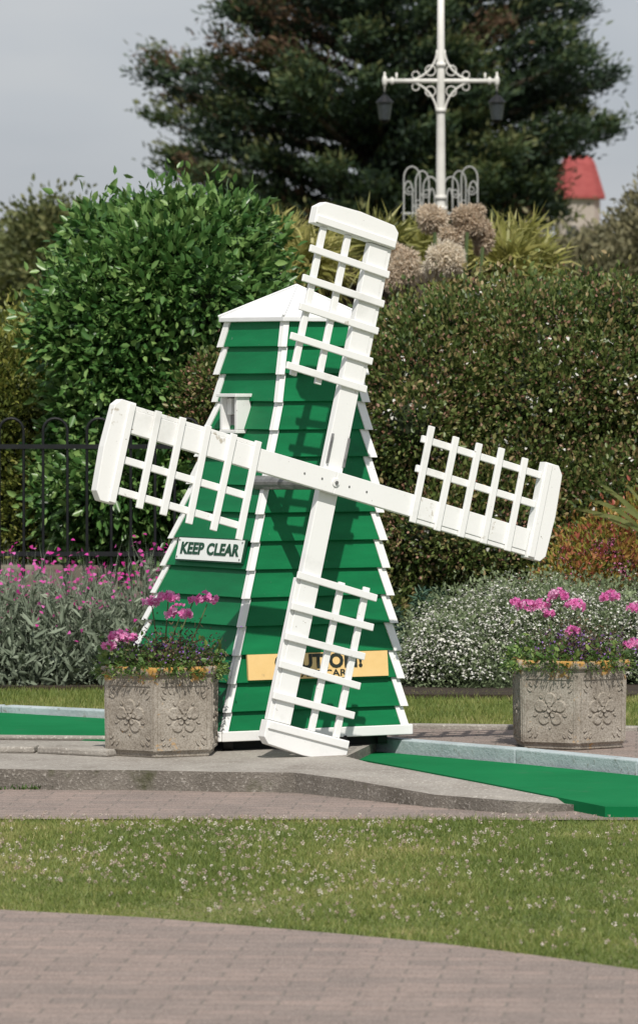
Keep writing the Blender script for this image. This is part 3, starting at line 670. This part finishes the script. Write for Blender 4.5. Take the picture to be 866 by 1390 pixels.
# ---------------------------------------------------------------- lamp post
lp=empty('ornamental_lamp_post'); m=MB(); d=45.; s=d/F; yv=d-20
m.tube([(X(598,d),yv,ZT),(X(598,d),yv,Z(290,d)),(X(598,d),yv,Z(110,d)),(X(598,d),yv,Z(-60,d))],[.060,.045,.036,.028],CREAMP,14)
for py,r in ((283,.062),(268,.054),(150,.048),(88,.046),(-20,.05)): m.tube([(X(598,d),yv,Z(py+3,d)),(X(598,d),yv,Z(py-3,d))],r,CREAMP,14)
m.tube([W(523,110,d),W(672,110,d)],.021,CREAMP,10)
m.ball(W(598,-62,d),.09,CREAMP,12,8)
for sx in(-1,1):
    for k,t in ((0,.045),(1,.03)):
        px=598+sx*(76-10*k); m.ball(W(px,110,d),(.026,.026,t*1.2),CREAMP,8,6)
    m.tube([W(598+sx*76,98,d),W(598+sx*76,124,d)],.010,CREAMP,6); m.tube([W(598+sx*60,99,d),W(598+sx*60,110,d)],.010,CREAMP,6)
    for sy,h in ((-1,42),(1,46)):
        pts_=[]
        for j in range(13):
            t=j/12; a=t*math.pi/2; pts_.append(W(598+sx*(5+45*(1-math.cos(a))),110+sy*h*(1-math.sin(a)),d))
        m.tube(pts_,.010,CREAMP,6)
        m.tube([W(598+sx*(14+7*math.cos(t*.6)),110+sy*(14+7*math.sin(t*.6)),d) for t in range(12)],.006,CREAMP,6)
        m.tube([W(598+sx*(34+5*math.cos(t*.6)),110+sy*(8+5*math.sin(t*.6)),d) for t in range(12)],.005,CREAMP,6)
m.build('post_and_arms',lp,smooth=True)
ln=MB()
GL=m_noise('lantern_glass',[(.3,(.02,.025,.028)),(.7,(.05,.06,.065))],8,.4,0)
for sx in(-1,1):
    c=W(598+sx*76,148,d)
    ln.tube([W(598+sx*76,124,d),c+Vector((0,0,.13))],.010,BLACK,6)
    ln.tube([c+Vector((0,0,.13)),c+Vector((0,0,.07)),c+Vector((0,0,.06))],[.02,.08,.09],BLACK,12); ln.tube([c+Vector((0,0,.059)),c-Vector((0,0,.10))],[.075,.05],GL,12); ln.tube([c-Vector((0,0,.10)),c-Vector((0,0,.13))],[.055,.02],BLACK,12)
ln.build('lanterns',lp)
iw=MB()
for sx in(-1,1):
    for (x0,x1,py) in ((4,24,240),(16,34,232),(28,50,226),(38,50,246),(8,16,256)):
        pts_=[W(598+sx*x0,300,d)]+[W(598+sx*(x0+(x1-x0)*(1-math.cos(t*math.pi/10))/2),py+16-16*math.sin(t*math.pi/10),d) for t in range(11)]+[W(598+sx*x1,300,d)]
        iw.tube(pts_,.008,IRON,6)
    for (a0,b0) in ((20,262),(42,258),(31,276)): iw.tube([W(598+sx*(a0+(7-t*.35)*math.cos(t*.6)),b0+(7-t*.35)*math.sin(t*.6),d) for t in range(16)],.006,IRON,6)
iw.tube([W(545,290,d),W(651,290,d)],.014,IRON,6)
iw.build('base_scrollwork',lp)
# ---------------------------------------------------------------- conifer
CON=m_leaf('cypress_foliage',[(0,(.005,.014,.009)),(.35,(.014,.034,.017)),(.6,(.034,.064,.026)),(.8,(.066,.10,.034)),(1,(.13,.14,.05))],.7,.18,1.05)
CBR=m_leaf('cypress_brown',[(0,(.07,.045,.028)),(1,(.17,.10,.055))],.8,.15)
tr=empty('cypress_tree'); d=90.; sc=d/F; tx=X(515,d); ty=d-20
prof=[(345,165),(320,220),(290,275),(250,325),(200,325),(150,308),(100,316),(50,300),(0,265),(-60,220),(-140,150),(-230,60),(-270,10)]
pz=np.array([Z(p,d) for p,_ in prof]); pr=np.array([w*sc for _,w in prof])
tk=MB(); tk.tube([(tx,ty,ZT),(tx+.1,ty,2.5),(tx-.1,ty,6),(tx,ty,11)],[.6,.45,.3,.08],BARK,12)
C=[];O=[];T=[];BR=[]
zlo,zhi=Z(295,d),Z(200,d)
for i in range(250):
    z=rng.uniform(pz[0]-.4,pz[-1]); rad=np.interp(z,pz,pr)*rng.choice([1.0,.88,.74,1.06],p=[.42,.28,.18,.12]); az=rng.uniform(0,2*math.pi)
    if math.sin(az)>.5 and rng.uniform()<.6: az=-az
    if math.cos(az)>.35 and zlo<z<zhi: rad=min(rad,(205 if z>Z(225,d) else 222)*sc/max(.6,math.cos(az)))
    dirv=Vector((math.cos(az),math.sin(az)*.85,0)); z0=max(z-rad*.28,1.5)
    base=Vector((tx,ty,z0)); tip=Vector((tx,ty,z))+dirv*rad
    md=base.lerp(tip,.55)+Vector((0,0,-.12*rad*.3))
    pts_=[base*(1-t)**2+md*2*t*(1-t)+tip*t*t for t in [j/6 for j in range(7)]]
    tk.tube(pts_,[.11,.09,.075,.06,.045,.03,.012],BARK,6)
    side=Vector((-dirv.y,dirv.x,0)); tn_=rng.normal(.47,.14)
    isb=rng.uniform()<(.35 if (math.cos(az)<-.1 and z>Z(90,d)) else .05)
    for t in (.25,.38,.5,.6,.69,.77,.84,.9,.95,1.0):
        p=base*(1-t)**2+md*2*t*(1-t)+tip*t*t
        for sdx in ((-1,0,1) if t>.3 else (0,)):
            w=rad*.19*(1.12-t)*abs(sdx)
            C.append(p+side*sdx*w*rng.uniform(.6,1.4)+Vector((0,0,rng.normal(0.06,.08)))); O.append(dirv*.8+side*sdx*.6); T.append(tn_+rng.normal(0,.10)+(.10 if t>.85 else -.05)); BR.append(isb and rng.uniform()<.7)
C=np.array(C);O=np.array(O);T=np.array(T);K=len(C);per=34;BR=np.array(BR)
ci=np.repeat(np.arange(K),per); n=K*per; off=rng.normal(size=(n,3))*np.array([.17,.17,.075])*np.repeat(rng.uniform(.6,1.4,K),per)[:,None]
P=C[ci]+off; D=nrm(O[ci]*.8+rng.normal(size=(n,3))*.4+np.array([0,0,.45])); tone=T[ci]+rng.normal(0,.10,n)+off[:,2]*2.2  # tone rises with height in each clump, lit layers painted into leaf colour
kb=BR[ci]&(rng.uniform(size=n)<.75); Ls=rng.uniform(.09,.20,n)
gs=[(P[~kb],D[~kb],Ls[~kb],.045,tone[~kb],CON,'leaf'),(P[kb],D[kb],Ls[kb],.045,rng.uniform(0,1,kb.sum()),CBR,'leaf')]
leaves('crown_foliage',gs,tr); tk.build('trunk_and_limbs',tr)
# ---------------------------------------------------------------- distant trees
DT=m_leaf('distant_leaf',[(0,(.03,.045,.016)),(.5,(.075,.09,.032)),(1,(.14,.14,.055))],.7,.2,1.5)
DT2=m_leaf('distant_leaf_brown',[(0,(.05,.055,.028)),(.5,(.12,.115,.062)),(1,(.20,.18,.10))],.7,.2,1.4)
d=62.
DE=[E(55,400,d,62,90,1.5),E(95,365,d,35,66,1),E(10,430,d,50,75,1.5),E(-60,420,d,60,95,1.5),E(72,335,d-2,24,34,.5),E(-150,390,d,90,120,1.5)]
sb=empty('distant_trees'); leaves('leaves_west',[foliage(lumpy(DE,20,.4),1600,.13,30,.09,.045,DT,up=.3)],sb)
DE2=[E(885,335,d,42,45,1),E(840,375,d,70,55,1),E(780,395,d,60,55,1),E(930,330,d,60,90,1),E(720,400,d,80,60,1),E(1050,350,d,100,100,1.5)]
leaves('leaves_east',[foliage(lumpy(DE2,20,.35),1500,.13,30,.09,.045,DT2,up=.3)],sb)
DE3=[E(px,440,d+3,90,95,1.5) for px in range(-300,1300,110)]
leaves('leaves_middle',[foliage(DE3,1500,.22,26,.12,.06,DT,up=.3)],sb); core(DE+DE2+DE3,COREM,'inner_shade_core',sb,.8)
st=MB()
for e_ in DE+DE2: st.tube([(e_[0],e_[1],ZT),(e_[0],e_[1],e_[2])],[.16,.06],BARK,8)
st.build('trunks',sb)
# ---------------------------------------------------------------- red-roofed turret house
hs=empty('red_roofed_house'); d=118.; m=MB(); cx=X(784,d); cy=d-20; s=d/F
def rg(r,z,n=12): return [Vector((cx+r*math.cos(2*math.pi*k/n+.2),cy+r*math.sin(2*math.pi*k/n+.2),z)) for k in range(n)]
def loft(m,rings,mat):
    n=len(rings[0]); vs=[p for r in rings for p in r]; m.add(vs,[(j*n+i,j*n+(i+1)%n,(j+1)*n+(i+1)%n,(j+1)*n+i) for j in range(len(rings)-1) for i in range(n)]+[tuple((len(rings)-1)*n+i for i in range(n))],mat)
loft(m,[rg(31*s,ZT),rg(31*s,Z(268,d))],BRICKW); m.build('turret_wall',hs)
m=MB(); loft(m,[rg(38*s,Z(270,d)),rg(38*s,Z(266,d)),rg(24*s,Z(222,d)),rg(19*s,Z(213,d)),rg(.05,Z(209,d))],REDT); m.build('turret_roof',hs)
m=MB(); bx=(Vector((1,0,0)),Vector((0,1,0)),Vector((0,0,1))); hx=cx+4.2
m.box(Vector((hx,cy+2,0)),bx,(-3.5,-2.5,ZT),(3.5,2.5,3.6),BRICKW); m.build('house_walls',hs)
m=MB(); zt=3.6; m.add([(hx-3.8,cy-.8,zt),(hx+3.8,cy-.8,zt),(hx+3.8,cy+4.8,zt),(hx-3.8,cy+4.8,zt),(hx-3.8,cy+2,zt+1.5),(hx+3.8,cy+2,zt+1.5)],[(0,1,5,4),(2,3,4,5),(0,4,3),(1,2,5),(3,2,1,0)],REDT); m.build('house_roof',hs)
m=MB()
for i in range(3): m.box(Vector((hx-2.2+i*2.1,cy-.5,0)),bx,(-.4,-.03,1.6),(.4,.02,2.9),GL)
for a_ in (-1.3,-1.9): m.box(Vector((cx+31*s*math.cos(a_),cy+31*s*math.sin(a_),0)),bx,(-.12,-.03,4.2),(.12,.03,5.2),GL)
m.build('windows',hs)
# ---------------------------------------------------------------- world, sun, camera
SA=math.radians(6); SEl=math.radians(52)
S=Vector((math.sin(SA)*math.cos(SEl),-math.cos(SA)*math.cos(SEl),math.sin(SEl)))
w=bpy.data.worlds.new('World'); scene.world=w; w.use_nodes=True; nt=w.node_tree; bg=nt.nodes['Background']
sky=nt.nodes.new('ShaderNodeTexSky'); sky.sky_type='NISHITA'; sky.sun_disc=False; sky.sun_elevation=SEl; sky.sun_rotation=math.pi-SA
tc=nt.nodes.new('ShaderNodeTexCoord'); mp=nt.nodes.new('ShaderNodeMapping'); mp.inputs['Scale'].default_value=(2.2,2.2,7); mp.inputs['Location'].default_value=(.3,.1,.35)
nz=nt.nodes.new('ShaderNodeTexNoise'); nz.inputs['Scale'].default_value=2.2; nz.inputs['Detail'].default_value=5; nz.inputs['Roughness'].default_value=.5
nt.links.new(tc.outputs['Generated'],mp.inputs[0]); nt.links.new(mp.outputs[0],nz.inputs['Vector'])
cr=ramp(nt,[(.3,(.60,.645,.74)),(.5,(.76,.79,.86)),(.7,(.92,.92,.94))]); nt.links.new(nz.outputs['Fac'],cr.inputs[0])
sc_=nt.nodes.new('ShaderNodeVectorMath'); sc_.operation='SCALE'; sc_.inputs['Scale'].default_value=6.6; nt.links.new(cr.outputs[0],sc_.inputs[0])
mx=mixc(nt,.85,sky.outputs[0],sc_.outputs[0]); nt.links.new(mx,bg.inputs[0]); bg.inputs[1].default_value=.10
su=bpy.data.lights.new('sun','SUN'); su.energy=4.2; su.angle=math.radians(.6); su.color=(1,.95,.87)
so=bpy.data.objects.new('sun',su); COL.objects.link(so); so.rotation_euler=S.to_track_quat('Z','Y').to_euler(); so.location=(2,-15,12)
cam=bpy.data.cameras.new('camera'); co=bpy.data.objects.new('camera',cam); COL.objects.link(co); scene.camera=co
co.location=(0,-20,CH); co.rotation_euler=(math.pi/2-math.atan(180/F),0,0)
cam.sensor_fit='HORIZONTAL'; cam.sensor_width=36; cam.lens=36*F/866; cam.clip_start=.5; cam.clip_end=2000
cam.dof.use_dof=True; cam.dof.focus_distance=20.4; cam.dof.aperture_fstop=13
scene.view_settings.view_transform='Standard'; scene.view_settings.look='None'; scene.view_settings.exposure=0
